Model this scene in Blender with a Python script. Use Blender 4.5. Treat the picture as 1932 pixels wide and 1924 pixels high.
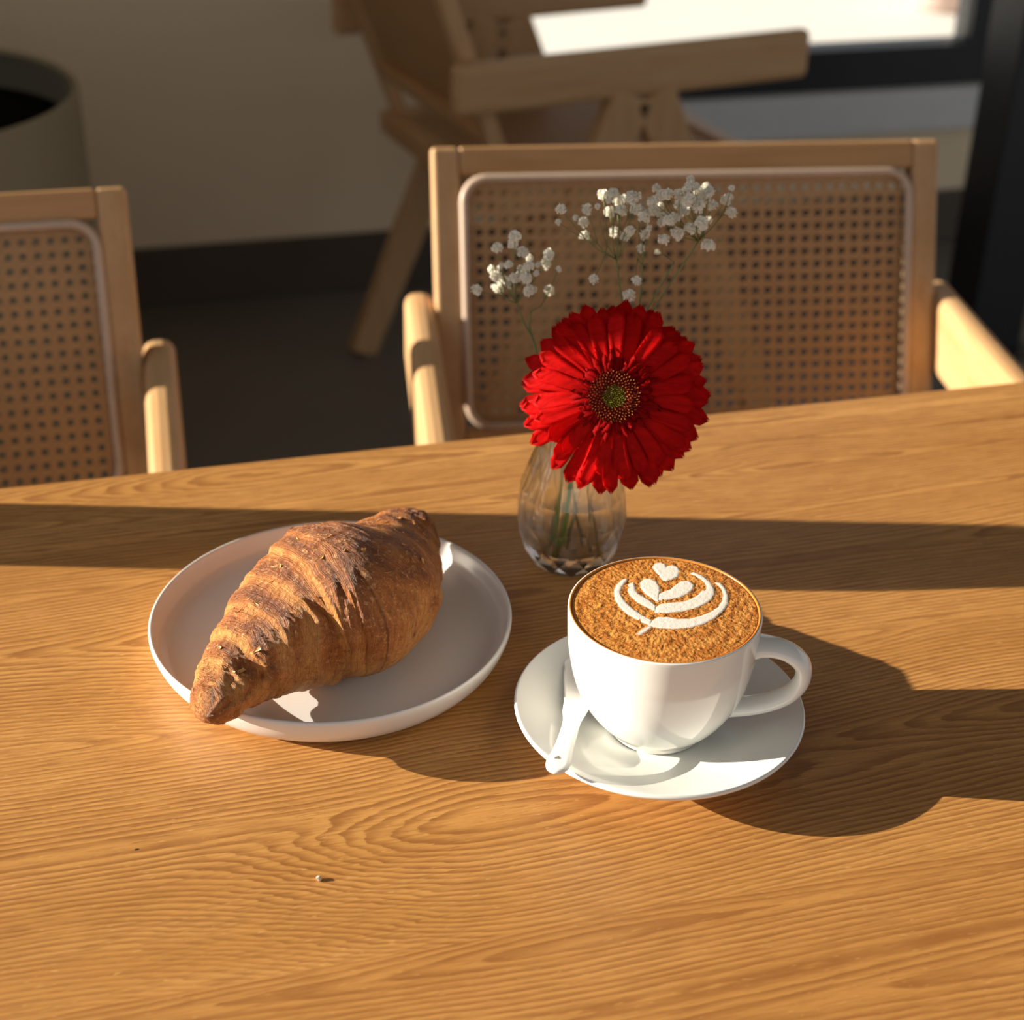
import bpy, bmesh, math, random
import numpy as np
from mathutils import Vector, Matrix, noise as mnoise

for o in list(bpy.data.objects):
    bpy.data.objects.remove(o)
S = bpy.context.scene
COL = S.collection
rnd = random.Random(7)
rad = math.radians

# ------------------------------------------------------------------ camera, world, sun, exposure
PITCH, ROLL, HCAM, FPX = rad(30.22), rad(1.1), 0.52, 3000.0
_f = Vector((0, math.cos(PITCH), -math.sin(PITCH)))
_r0 = Vector((1, 0, 0)); _u0 = _r0.cross(_f)
_r = _r0 * math.cos(ROLL) + _u0 * math.sin(ROLL)
_u = -_r0 * math.sin(ROLL) + _u0 * math.cos(ROLL)
cd = bpy.data.cameras.new('camera'); cam = bpy.data.objects.new('camera', cd); COL.objects.link(cam)
cam.matrix_world = Matrix(((_r.x, _u.x, -_f.x, 0), (_r.y, _u.y, -_f.y, 0), (_r.z, _u.z, -_f.z, HCAM), (0, 0, 0, 1)))
cd.sensor_fit = 'HORIZONTAL'; cd.sensor_width = 36.0; cd.lens = FPX / 1932 * 36.0
cd.clip_start = 0.02; cd.clip_end = 200
cd.dof.use_dof = True; cd.dof.focus_distance = 0.80; cd.dof.aperture_fstop = 7.6
S.camera = cam

w = bpy.data.worlds.new('world'); S.world = w; w.use_nodes = True
bg = w.node_tree.nodes['Background']
bg.inputs[0].default_value = (0.95, 0.97, 1.0, 1); bg.inputs[1].default_value = 0.62

SUN_EL = rad(15.6)
sd = bpy.data.lights.new('sun', 'SUN'); sun = bpy.data.objects.new('sun', sd); COL.objects.link(sun)
sd.energy = 12.2; sd.color = (1.0, 0.90, 0.74); sd.angle = rad(0.25)
_d = Vector((math.cos(SUN_EL), -0.004, -math.sin(SUN_EL)))
sun.rotation_euler = _d.to_track_quat('-Z', 'Y').to_euler()
sun.location = (-4, 0.8, 2)

S.view_settings.view_transform = 'Standard'; S.view_settings.look = 'None'
S.view_settings.exposure = 0.0; S.view_settings.gamma = 1.0; S.view_settings.use_curve_mapping = False
S.cycles.use_denoising = True
S.cycles.max_bounces = 12; S.cycles.transmission_bounces = 10; S.cycles.glossy_bounces = 5
S.cycles.blur_glossy = 0.6; S.cycles.sample_clamp_indirect = 4.0

# ------------------------------------------------------------------ node helper
class NT:
    def __init__(self, name):
        self.m = bpy.data.materials.new(name); self.m.use_nodes = True
        self.t = self.m.node_tree; self.n = self.t.nodes; self.l = self.t.links
        self.b = self.n['Principled BSDF']; self.out = self.n['Material Output']
    def put(self, s, v):
        if v is None: return
        if isinstance(v, bpy.types.NodeSocket): self.l.new(v, s)
        else:
            try: s.default_value = v
            except Exception: s.default_value = (*v, 1)
    def math(self, op, a, b=None, c=None, clamp=False):
        x = self.n.new('ShaderNodeMath'); x.operation = op; x.use_clamp = clamp
        self.put(x.inputs[0], a); self.put(x.inputs[1], b)
        if c is not None: self.put(x.inputs[2], c)
        return x.outputs[0]
    def coord(self, kind='Object'): return self.n.new('ShaderNodeTexCoord').outputs[kind]
    def attr(self, name):
        x = self.n.new('ShaderNodeAttribute'); x.attribute_name = name; return x.outputs['Fac']
    def scale(self, v, s):
        x = self.n.new('ShaderNodeVectorMath'); x.operation = 'MULTIPLY'
        self.l.new(v, x.inputs[0]); x.inputs[1].default_value = s; return x.outputs[0]
    def sep(self, v):
        x = self.n.new('ShaderNodeSeparateXYZ'); self.l.new(v, x.inputs[0]); return x.outputs
    def comb(self, a, b, c=0.0):
        x = self.n.new('ShaderNodeCombineXYZ')
        for i, q in enumerate((a, b, c)): self.put(x.inputs[i], q)
        return x.outputs[0]
    def noise(self, v, scale=1.0, detail=3, rough=0.5, dist=0.0, dims='3D'):
        x = self.n.new('ShaderNodeTexNoise'); x.noise_dimensions = dims
        if v is not None: self.l.new(v, x.inputs['Vector'])
        x.inputs['Scale'].default_value = scale; x.inputs['Detail'].default_value = detail
        x.inputs['Roughness'].default_value = rough; x.inputs['Distortion'].default_value = dist
        return x.outputs['Fac']
    def voro(self, v, scale, feature='F1'):
        x = self.n.new('ShaderNodeTexVoronoi'); x.feature = feature
        self.l.new(v, x.inputs['Vector']); x.inputs['Scale'].default_value = scale
        return x.outputs['Distance']
    def smooth(self, x, lo, hi):
        q = self.n.new('ShaderNodeMapRange'); q.interpolation_type = 'SMOOTHSTEP'
        self.put(q.inputs[0], x); self.put(q.inputs[1], lo); self.put(q.inputs[2], hi)
        return q.outputs[0]
    def mix(self, f, a, b, kind='MIX'):
        x = self.n.new('ShaderNodeMix'); x.data_type = 'RGBA'; x.blend_type = kind
        self.put(x.inputs[0], f); self.put(x.inputs[6], a if not isinstance(a, tuple) else (*a, 1)); self.put(x.inputs[7], b if not isinstance(b, tuple) else (*b, 1))
        return x.outputs[2]
    def bump(self, h, strength=0.3, dist=0.001):
        x = self.n.new('ShaderNodeBump'); x.inputs['Strength'].default_value = strength
        x.inputs['Distance'].default_value = dist; self.l.new(h, x.inputs['Height'])
        return x.outputs[0]
    def set(self, color=None, rough=0.5, metal=0.0, normal=None, spec=None, **kw):
        if color is not None: self.put(self.b.inputs['Base Color'], (*color, 1) if isinstance(color, tuple) else color)
        self.put(self.b.inputs['Roughness'], rough); self.put(self.b.inputs['Metallic'], metal)
        if spec is not None: self.put(self.b.inputs['Specular IOR Level'], spec)
        if normal is not None: self.l.new(normal, self.b.inputs['Normal'])
        for k, v in kw.items(): self.put(self.b.inputs[k], v)
        return self.m

# ------------------------------------------------------------------ materials
def m_table():
    N = NT('oak_tabletop'); P = N.coord('Object')
    u, v, z = N.sep(P)
    wv = N.noise(N.scale(P, (4, 14, 1)), 1.0, 3, 0.55)
    wu = N.noise(N.scale(P, (16, 60, 1)), 1.0, 3, 0.6)
    v2 = N.math('ADD', v, N.math('MULTIPLY', N.math('SUBTRACT', wv, 0.5), 0.008))
    u2 = N.math('ADD', u, N.math('MULTIPLY', N.math('SUBTRACT', wu, 0.5), 0.030))
    def field(centers):
        """growth rings cut by the board: a row of hyperbolas along each centre's axis"""
        R = None
        for (cu, cv, kl, kr, L, h) in centers:
            du = N.math('SUBTRACT', u2, cu); dv = N.math('SUBTRACT', v2, cv)
            def side(sgn, k):
                d_ = N.math('MULTIPLY', du, sgn)
                x = N.math('MULTIPLY', N.math('ADD', d_, N.math('SQRT', N.math('ADD', N.math('MULTIPLY', d_, d_), 0.0012))), 0.5)
                e = N.math('EXPONENT', N.math('MULTIPLY', x, -1.0 / L))
                return N.math('MULTIPLY', N.math('SUBTRACT', 1.0, e), k * L)
            q = N.math('SUBTRACT', N.math('SQRT', N.math('ADD', N.math('MULTIPLY', dv, dv), h * h)), h)
            q = N.math('ADD', q, N.math('ADD', side(-1.0, kl), side(1.0, kr)))
            R = q if R is None else N.math('SMOOTH_MIN', R, q, 0.02)
        return R
    R1 = field([(0.125, 0.576, 0.40, 0.13, 0.45, 0.017), (0.445, 0.597, 0.26, 0.16, 0.10, 0.008), (0.06, 0.766, 0.34, 0.10, 0.16, 0.012), (0.62, 0.77, 0.15, 0.1, 0.2, 0.01), (0.05, 0.945, 0.36, 0.15, 0.12, 0.012), (0.42, 0.880, 0.28, 0.16, 0.10, 0.006)])
    R2 = field([(0.16, 0.487, 0.10, 0.05, 0.2, 0.004), (0.62, 0.43, 0.15, 0.1, 0.2, 0.01), (-0.2, 0.36, 0.1, 0.1, 0.2, 0.01)])
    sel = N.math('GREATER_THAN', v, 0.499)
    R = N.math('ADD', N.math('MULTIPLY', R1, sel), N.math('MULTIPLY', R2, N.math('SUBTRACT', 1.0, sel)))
    n3 = N.noise(N.scale(P, (12, 85, 1)), 1.0, 4, 0.6)
    ringc = N.math('ADD', N.math('MULTIPLY', R, 300.0), N.math('MULTIPLY', n3, 1.25))
    s = N.math('FRACT', ringc)
    line = N.math('MULTIPLY', N.smooth(s, 0.15, 0.88), N.math('SUBTRACT', 1.0, N.smooth(s, 0.90, 1.0)))
    near = N.math('SUBTRACT', 1.0, N.smooth(R, 0.045, 0.125))
    vis = N.math('ADD', 0.38, N.math('MULTIPLY', near, 0.40))
    brk = N.smooth(N.noise(N.scale(P, (30, 190, 1)), 1.0, 3, 0.6), 0.25, 0.6)
    line = N.math('MULTIPLY', N.math('MULTIPLY', line, vis), N.math('ADD', 0.45, N.math('MULTIPLY', brk, 0.55)))
    core = N.math('SUBTRACT', 1.0, N.smooth(N.math('ADD', R1, N.math('MULTIPLY', n3, 0.004)), 0.0025, 0.0052))
    broad = N.noise(N.scale(P, (3, 26, 1)), 1.0, 4, 0.55)
    fine = N.noise(N.scale(P, (42, 620, 1)), 1.0, 3, 0.65)
    pore = N.smooth(N.noise(N.scale(P, (75, 1500, 1)), 1.0, 2, 0.6), 0.60, 0.74)
    fleck = N.smooth(N.noise(N.scale(P, (160, 900, 1)), 1.0, 1, 0.5), 0.68, 0.80)
    c = N.mix(N.smooth(broad, 0.3, 0.7), (0.505, 0.240, 0.062), (0.615, 0.310, 0.092))
    c = N.mix(N.math('MULTIPLY', N.smooth(fine, 0.42, 0.70), 0.68), c, (0.355, 0.155, 0.038))
    c = N.mix(line, c, (0.245, 0.086, 0.019))
    c = N.mix(N.math('MULTIPLY', core, 0.45), c, (0.29, 0.118, 0.032))
    c = N.mix(N.math('MULTIPLY', pore, 0.62), c, (0.22, 0.080, 0.017))
    c = N.mix(N.math('MULTIPLY', fleck, 0.42), c, (0.82, 0.50, 0.19))
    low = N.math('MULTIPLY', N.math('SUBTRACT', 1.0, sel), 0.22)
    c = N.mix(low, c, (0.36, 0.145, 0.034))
    # tiny dark pit in the wood
    du = N.math('SUBTRACT', u, -0.0215); dv = N.math('SUBTRACT', v, 0.593)
    pit = N.math('SUBTRACT', 1.0, N.smooth(N.math('SQRT', N.math('ADD', N.math('MULTIPLY', du, du), N.math('MULTIPLY', N.math('MULTIPLY', dv, dv), 4.0))), 0.0008, 0.0016))
    c = N.mix(pit, c, (0.03, 0.012, 0.005))
    hgt = N.math('SUBTRACT', N.math('MULTIPLY', fine, 0.5), N.math('ADD', N.math('MULTIPLY', pore, 0.8), N.math('MULTIPLY', line, 0.5)))
    rg = N.math('ADD', 0.36, N.math('MULTIPLY', fine, 0.2))
    return N.set(c, rg, normal=N.bump(hgt, 0.22, 0.0004), spec=0.42)

def m_wood(name, base, dark, rough=0.5, sc=1.0, axis=0):
    N = NT(name); P = N.coord('Object')
    st = [60.0, 60.0, 60.0]; st[axis] = 5.0
    n = N.noise(N.scale(P, tuple(q * sc for q in st)), 1.0, 4, 0.6, 0.6)
    st2 = [330.0, 330.0, 330.0]; st2[axis] = 14.0
    n2 = N.noise(N.scale(P, tuple(q * sc for q in st2)), 1.0, 2, 0.6)
    c = N.mix(N.smooth(n, 0.35, 0.7), base, dark)
    c = N.mix(N.math('MULTIPLY', N.smooth(n2, 0.5, 0.75), 0.3), c, tuple(q * 0.7 for q in dark))
    return N.set(c, rough, normal=N.bump(n2, 0.1, 0.0005), spec=0.35)

def m_plain(name, col, rough=0.5, var=0.06, sc=30.0, metal=0.0, spec=0.5, bump=0.0, **kw):
    N = NT(name); n = N.noise(N.coord('Object'), sc, 4, 0.6)
    c = N.mix(n, tuple(max(0, q * (1 - var)) for q in col), tuple(min(1, q * (1 + var)) for q in col))
    return N.set(c, rough, metal, N.bump(n, bump, 0.001) if bump else None, spec, **kw)

def m_ceramic(name, col, rough, coat):
    N = NT(name); n = N.noise(N.coord('Object'), 60, 2, 0.5)
    c = N.mix(n, tuple(q * 0.99 for q in col), col)
    return N.set(c, rough, spec=0.5, **{'Coat Weight': coat, 'Coat Roughness': 0.04})

def m_croissant():
    N = NT('croissant_crust')
    uv = N.n.new('ShaderNodeUVMap'); uv.uv_map = 'wrap'
    U = uv.outputs[0]; P = N.coord('Object')
    toast = N.attr('toast'); edge = N.attr('edge')
    lam = N.noise(N.scale(U, (230, 7, 1)), 1.0, 4, 0.65, 0.5)
    lam2 = N.noise(N.scale(U, (110, 9, 1)), 1.0, 4, 0.65, 0.8)
    blis = N.noise(P, 330, 5, 0.7, 0.5)
    patch = N.noise(P, 48, 4, 0.6, 0.4)
    fl = N.voro(N.scale(P, (1, 1, 1)), 330)
    t = N.math('ADD', N.math('MULTIPLY', toast, 0.95), N.math('MULTIPLY', N.math('SUBTRACT', patch, 0.47), 2.0))
    c = N.mix(N.smooth(t, 0.0, 0.50), (0.68, 0.280, 0.068), (0.46, 0.142, 0.026))
    c = N.mix(N.math('MULTIPLY', N.smooth(t, 0.45, 1.0), 0.85), c, (0.165, 0.040, 0.010))
    c = N.mix(N.math('MULTIPLY', N.smooth(lam, 0.48, 0.62), 0.55), c, (0.33, 0.098, 0.019))
    c = N.mix(N.math('MULTIPLY', N.smooth(lam2, 0.55, 0.72), 0.45), c, (0.62, 0.28, 0.08))
    c = N.mix(N.math('MULTIPLY', N.smooth(blis, 0.54, 0.66), 0.70), c, (0.70, 0.36, 0.13))
    c = N.mix(N.math('MULTIPLY', N.smooth(blis, 0.46, 0.34), 0.60), c, (0.20, 0.055, 0.013))
    spk = N.smooth(N.noise(P, 620, 3, 0.6, 0.8), 0.60, 0.70)
    c = N.mix(N.math('MULTIPLY', spk, N.math('ADD', 0.25, N.math('MULTIPLY', toast, 0.45))), c, (0.86, 0.55, 0.27))
    c = N.mix(N.math('MULTIPLY', edge, 0.5), c, (0.62, 0.28, 0.085))
    h = N.math('ADD', N.math('MULTIPLY', lam, 0.9), N.math('ADD', N.math('MULTIPLY', blis, 1.0), N.math('MULTIPLY', fl, 0.35)))
    return N.set(c, N.math('ADD', 0.36, N.math('MULTIPLY', blis, 0.25)), normal=N.bump(h, 0.95, 0.0022), spec=0.42)

def m_crema():
    N = NT('crema'); P = N.coord('Object'); x, y, z = N.sep(P)
    r = N.math('SQRT', N.math('ADD', N.math('MULTIPLY', x, x), N.math('MULTIPLY', y, y)))
    rr = N.math('ADD', N.math('MULTIPLY', r, 190.0), N.math('MULTIPLY', N.noise(P, 40, 2), 7.0))
    ring = N.math('MULTIPLY', N.math('ADD', N.math('SINE', N.math('MULTIPLY', rr, 3.0)), 1.0), 0.5)
    g = N.noise(P, 700, 2, 0.5); g2 = N.noise(P, 360, 2, 0.5); big = N.noise(P, 60, 3, 0.55); vo = N.voro(P, 520)
    t = N.math('ADD', N.math('MULTIPLY', g2, 0.55), N.math('ADD', N.math('MULTIPLY', ring, 0.12), N.math('ADD', N.math('MULTIPLY', big, 0.45), N.math('ADD', N.math('MULTIPLY', N.math('SUBTRACT', g, 0.5), 0.8), N.math('MULTIPLY', N.math('SUBTRACT', vo, 0.45), 0.35)))))
    c = N.mix(N.smooth(t, 0.40, 0.74), (0.66, 0.285, 0.062), (0.40, 0.128, 0.020))
    c = N.mix(N.math('MULTIPLY', N.smooth(g, 0.36, 0.24), 0.9), c, (0.09, 0.022, 0.004))
    c = N.mix(N.math('MULTIPLY', N.smooth(g, 0.60, 0.74), 0.55), c, (0.74, 0.37, 0.10))
    return N.set(c, 0.55, normal=N.bump(N.math('SUBTRACT', N.math('ADD', g, g2), N.math('MULTIPLY', vo, 0.5)), 0.45, 0.0011), spec=0.3)

def m_foam():
    N = NT('milk_foam'); P = N.coord('Object'); e = N.attr('inside')
    g = N.noise(P, 1100, 3, 0.6); g2 = N.noise(P, 420, 3, 0.6)
    k = N.math('ADD', e, N.math('MULTIPLY', N.math('SUBTRACT', g, 0.5), 1.0))
    c = N.mix(N.smooth(k, 0.12, 0.62), (0.52, 0.205, 0.042), (0.86, 0.80, 0.72))
    c = N.mix(N.math('MULTIPLY', N.smooth(g2, 0.58, 0.75), 0.22), c, (0.55, 0.42, 0.30))
    return N.set(c, 0.5, normal=N.bump(g, 0.25, 0.0005), spec=0.3)

def m_glass():
    N = NT('clear_glass'); n = N.noise(N.coord('Object'), 40, 2)
    N.set((0.985, 0.995, 0.99), N.math('MULTIPLY', n, 0.01), spec=0.5, **{'Transmission Weight': 1.0, 'IOR': 1.55})
    tr = N.n.new('ShaderNodeBsdfTransparent'); tr.inputs[0].default_value = (0.97, 0.985, 0.98, 1)
    mx = N.n.new('ShaderNodeMixShader'); mx.inputs[0].default_value = 0.30
    N.l.new(N.b.outputs[0], mx.inputs[1]); N.l.new(tr.outputs[0], mx.inputs[2]); N.l.new(mx.outputs[0], N.out.inputs['Surface'])
    return N.m

def m_pane():
    N = NT('window_glass')
    tr = N.n.new('ShaderNodeBsdfTransparent'); gl = N.n.new('ShaderNodeBsdfGlossy'); gl.inputs['Roughness'].default_value = 0.01
    fr = N.n.new('ShaderNodeFresnel'); fr.inputs[0].default_value = 1.3
    mx = N.n.new('ShaderNodeMixShader')
    N.l.new(fr.outputs[0], mx.inputs[0]); N.l.new(tr.outputs[0], mx.inputs[1]); N.l.new(gl.outputs[0], mx.inputs[2])
    N.l.new(mx.outputs[0], N.out.inputs['Surface'])
    return N.m

def m_petal():
    N = NT('red_petal'); P = N.coord('Object'); x, y, z = N.sep(P)
    st = N.noise(N.scale(P, (60, 1400, 200)), 1.0, 3, 0.6)
    c = N.mix(N.smooth(st, 0.35, 0.7), (0.66, 0.004, 0.003), (0.44, 0.002, 0.002))
    N.set(c, 0.6, spec=0.10, normal=N.bump(st, 0.25, 0.0004))
    tl = N.n.new('ShaderNodeBsdfTranslucent'); tl.inputs[0].default_value = (0.95, 0.012, 0.005, 1)
    mx = N.n.new('ShaderNodeMixShader'); mx.inputs[0].default_value = 0.36
    N.l.new(N.b.outputs[0], mx.inputs[1]); N.l.new(tl.outputs[0], mx.inputs[2]); N.l.new(mx.outputs[0], N.out.inputs['Surface'])
    return N.m

def m_blossom():
    N = NT('white_blossom'); n = N.noise(N.coord('Object'), 500, 3)
    N.set(N.mix(n, (0.78, 0.76, 0.68), (0.95, 0.93, 0.86)), 0.7, spec=0.2)
    tl = N.n.new('ShaderNodeBsdfTranslucent'); tl.inputs[0].default_value = (0.85, 0.82, 0.68, 1)
    mx = N.n.new('ShaderNodeMixShader'); mx.inputs[0].default_value = 0.3
    N.l.new(N.b.outputs[0], mx.inputs[1]); N.l.new(tl.outputs[0], mx.inputs[2]); N.l.new(mx.outputs[0], N.out.inputs['Surface'])
    return N.m

M = dict(
    table=m_table(),
    wood_x=m_wood('light_oak_along_arm', (0.56, 0.345, 0.170), (0.50, 0.285, 0.125), 0.45, axis=0),
    wood_y=m_wood('light_oak_crosswise', (0.52, 0.295, 0.130), (0.44, 0.235, 0.090), 0.45, axis=1),
    wood_z=m_wood('light_oak_upright', (0.56, 0.345, 0.170), (0.50, 0.285, 0.125), 0.45, axis=2),
    legwood=m_wood('oak_table_leg', (0.50, 0.24, 0.075), (0.42, 0.18, 0.05), 0.5, axis=2),
    cane=m_plain('rattan_cane', (0.50, 0.285, 0.125), 0.5, 0.22, 120, spec=0.4),
    binding=m_plain('rattan_binding', (0.56, 0.42, 0.32), 0.4, 0.10, 60, spec=0.5),
    plate=m_ceramic('satin_white_ceramic', (0.80, 0.765, 0.73), 0.34, 0.25),
    china=m_ceramic('glazed_white_china', (0.85, 0.85, 0.805), 0.16, 0.6),
    spoon=m_ceramic('glazed_white_spoon', (0.86, 0.85, 0.82), 0.2, 0.5),
    croissant=m_croissant(), flake=m_plain('pastry_flake', (0.62, 0.30, 0.10), 0.5, 0.3, 200, spec=0.4),
    crema=m_crema(), foam=m_foam(), stain=m_plain('crema_stain', (0.52, 0.20, 0.035), 0.3, 0.25, 120, spec=0.5),
    glass=m_glass(), pane=m_pane(), petal=m_petal(), blossom=m_blossom(),
    inner=m_plain('deep_red_inner_petal', (0.24, 0.0015, 0.002), 0.7, 0.25, 300, spec=0.05), floret=m_plain('dark_maroon_floret', (0.11, 0.008, 0.006), 0.8, 0.4, 300, spec=0.1),
    stamen=m_plain('orange_stamen', (0.75, 0.22, 0.035), 0.6, 0.3, 500, spec=0.2),
    heart=m_plain('green_floret', (0.20, 0.23, 0.022), 0.7, 0.3, 700, spec=0.15),
    stem=m_plain('green_stem', (0.17, 0.27, 0.035), 0.5, 0.25, 60),
    twig=m_plain('thin_green_twig', (0.17, 0.20, 0.07), 0.6, 0.25, 60),
    wall=m_plain('beige_wall_paint', (0.88, 0.725, 0.50), 0.7, 0.02, 6, spec=0.25, bump=0.03),
    ceil=m_plain('ceiling_paint', (0.20, 0.18, 0.16), 0.9, 0.02, 6),
    floor=m_plain('dark_brown_floor', (0.170, 0.150, 0.130), 0.38, 0.18, 3, spec=0.45),
    base=m_plain('dark_brown_baseboard', (0.085, 0.064, 0.046), 0.5, 0.1, 10),
    black=m_plain('black_metal', (0.010, 0.011, 0.014), 0.42, 0.2, 30, spec=0.5),
    sill=m_plain('pale_grey_stone', (0.72, 0.73, 0.72), 0.4, 0.05, 20),
    pave=m_plain('pale_pavement', (0.66, 0.655, 0.62), 0.8, 0.03, 1.2),
    pot=m_plain('beige_planter', (0.30, 0.235, 0.135), 0.6, 0.04, 8),
    soil=m_plain('black_soil', (0.004, 0.0035, 0.003), 0.95, 0.4, 90, spec=0.05),
    liner=m_plain('dark_olive_liner', (0.085, 0.078, 0.055), 0.6, 0.1, 20),
    outpot=m_plain('pinkish_outdoor_pot', (0.55, 0.42, 0.38), 0.6, 0.08, 10),
    crumb=m_plain('pale_crumb', (0.75, 0.62, 0.45), 0.7, 0.2, 600),
)

# ------------------------------------------------------------------ geometry helpers
def link(name, me, mat=None, parent=None, smooth=True, kind=None):
    o = bpy.data.objects.new(name, me); COL.objects.link(o)
    if mat is not None and not me.materials: me.materials.append(mat)
    if parent is not None: o.parent = parent
    if smooth and me.polygons: me.polygons.foreach_set('use_smooth', [True] * len(me.polygons))
    if kind: o['kind'] = kind
    return o
def pyd(name, v, f, mat=None, parent=None, smooth=True, kind=None):
    me = bpy.data.meshes.new(name); me.from_pydata([tuple(q) for q in v], [], f); me.update()
    return link(name, me, mat, parent, smooth, kind)
def from_bm(name, bm, mat=None, parent=None, smooth=False, kind=None):
    me = bpy.data.meshes.new(name); bmesh.ops.recalc_face_normals(bm, faces=bm.faces); bm.to_mesh(me); bm.free()
    return link(name, me, mat, parent, smooth, kind)
def thing(name, label, cat, loc=(0, 0, 0), rz=0.0, group=None):
    o = bpy.data.objects.new(name, None); COL.objects.link(o)
    o.empty_display_size = 0.05
    o.location = loc; o.rotation_euler = (0, 0, rz); o['label'] = label; o['category'] = cat
    if group: o['group'] = group
    return o
def tag(o, label, cat, group=None):
    o['label'] = label; o['category'] = cat
    if group: o['group'] = group
    return o
def add_box(bm, lo, hi, mat4=None):
    vs = [bm.verts.new((x, y, z)) for x in (lo[0], hi[0]) for y in (lo[1], hi[1]) for z in (lo[2], hi[2])]
    for q in ((0, 1, 3, 2), (4, 6, 7, 5), (0, 4, 5, 1), (2, 3, 7, 6), (0, 2, 6, 4), (1, 5, 7, 3)):
        bm.faces.new([vs[i] for i in q])
    if mat4 is not None:
        for q in vs: q.co = mat4 @ q.co
    return vs
def bev(bm, r, seg=2):
    bmesh.ops.recalc_face_normals(bm, faces=bm.faces)
    bmesh.ops.bevel(bm, geom=list(bm.edges), offset=r, segments=seg, affect='EDGES', profile=0.5)
def box(name, lo, hi, mat, parent=None, r=0.003, seg=2):
    bm = bmesh.new(); add_box(bm, lo, hi)
    if r: bev(bm, r, seg)
    return from_bm(name, bm, mat, parent)
def beam(name, p0, p1, wdir, w0, w1, t, mat, parent=None, r=0.004, t1=None):
    """tapered board from p0 to p1; wdir = direction of its width, t = thickness across"""
    p0, p1, wd = Vector(p0), Vector(p1), Vector(wdir)
    ax = (p1 - p0).normalized(); wd = (wd - ax * wd.dot(ax)).normalized(); td = ax.cross(wd)
    t1 = t if t1 is None else t1
    bm = bmesh.new(); vs = []
    for p, w_, tt in ((p0, w0, t), (p1, w1, t1)):
        for a in (-1, 1):
            for b in (-1, 1): vs.append(bm.verts.new(p + wd * a * w_ / 2 + td * b * tt / 2))
    for q in ((0, 1, 3, 2), (4, 6, 7, 5), (0, 4, 5, 1), (2, 3, 7, 6), (0, 2, 6, 4), (1, 5, 7, 3)):
        bm.faces.new([vs[i] for i in q])
    if r: bev(bm, r, 3)
    return from_bm(name, bm, mat, parent)
def lathe_data(prof, n=64, twist=None):
    v, f = [], []
    for k, (r, z) in enumerate(prof):
        a0 = 0 if twist is None else twist[k]
        for i in range(n):
            a = 2 * math.pi * (i + a0) / n
            v.append((r * math.cos(a), r * math.sin(a), z))
    for k in range(len(prof) - 1):
        for i in range(n):
            j = (i + 1) % n
            f.append((k * n + i, k * n + j, (k + 1) * n + j, (k + 1) * n + i))
    return v, f
def smooth_prof(pts, sub=4):
    out = []; n = len(pts)
    for i in range(n - 1):
        p0, p1, p2, p3 = pts[max(0, i - 1)], pts[i], pts[i + 1], pts[min(n - 1, i + 2)]
        for k in range(sub):
            t = k / sub
            out.append(tuple(0.5 * ((2 * p1[d]) + (-p0[d] + p2[d]) * t + (2 * p0[d] - 5 * p1[d] + 4 * p2[d] - p3[d]) * t * t + (-p0[d] + 3 * p1[d] - 3 * p2[d] + p3[d]) * t ** 3) for d in range(len(p1))))
    out.append(tuple(pts[-1])); return out
def lathe(name, prof, mat, parent=None, n=96, caps=True):
    v, f = lathe_data(prof, n)
    if caps:
        L = len(prof)
        f.append(tuple(reversed(range(n)))); f.append(tuple((L - 1) * n + i for i in range(n)))
    return pyd(name, v, f, mat, parent)
def tube_data(pts, radii, n=10, flat=None):
    """flat: list of (wx, wz) scale pairs for elliptical section"""
    pts = [Vector(p) for p in pts]; v, f = [], []
    up = Vector((0, 0, 1)); prev = None
    for i, p in enumerate(pts):
        t = (pts[min(i + 1, len(pts) - 1)] - pts[max(i - 1, 0)]).normalized()
        if prev is None:
            a = t.cross(up)
            if a.length < 1e-3: a = t.cross(Vector((1, 0, 0)))
            a.normalize()
        else: a = (prev - t * prev.dot(t)).normalized()
        prev = a; b = t.cross(a)
        r = radii[i] if hasattr(radii, '__len__') else radii
        for k in range(n):
            th = 2 * math.pi * k / n
            v.append(p + a * math.cos(th) * r + b * math.sin(th) * r)
    m = len(pts)
    for i in range(m - 1):
        for k in range(n):
            q = (k + 1) % n
            f.append((i * n + k, i * n + q, (i + 1) * n + q, (i + 1) * n + k))
    f.append(tuple(reversed(range(n)))); f.append(tuple((m - 1) * n + k for k in range(n)))
    return v, f
def tube(name, pts, radii, mat, parent=None, n=10, kind=None):
    v, f = tube_data(pts, radii, n); return pyd(name, v, f, mat, parent, True, kind)
def merge(parts):
    V, F = [], []
    for v, f in parts:
        o = len(V); V += list(v); F += [tuple(i + o for i in q) for q in f]
    return V, F

# ------------------------------------------------------------------ room shell (room axes turned 15 degrees)
ROT = rad(15); FLOOR = -0.75; CS, SN = math.cos(ROT), math.sin(ROT)
def uv(u, v, z=0.0): return Vector((u * CS - v * SN, u * SN + v * CS, z))
def room_box(name, lo, hi, mat, parent=None, r=0.0):
    o = box(name, lo, hi, mat, parent, r)
    if parent is None: o.rotation_euler = (0, 0, ROT)
    return o
def struct(o): o['kind'] = 'structure'; return o
UL, VB, VW = -0.66, 3.07, 2.2      # left wall plane, back wall plane, end of the left glazing
CEIL = 1.95
struct(room_box('floor', (UL - 0.15, -3.0, FLOOR - 0.1), (4.5, VB + 0.15, FLOOR), M['floor']))
struct(room_box('ceiling', (UL - 0.15, -3.0, CEIL), (4.5, VB + 0.15, CEIL + 0.1), M['ceil']))
WX0, WX1, WZ0, WZ1 = 0.76, 1.86, -0.395, 1.45   # window opening in the back wall
bm = bmesh.new()
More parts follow.
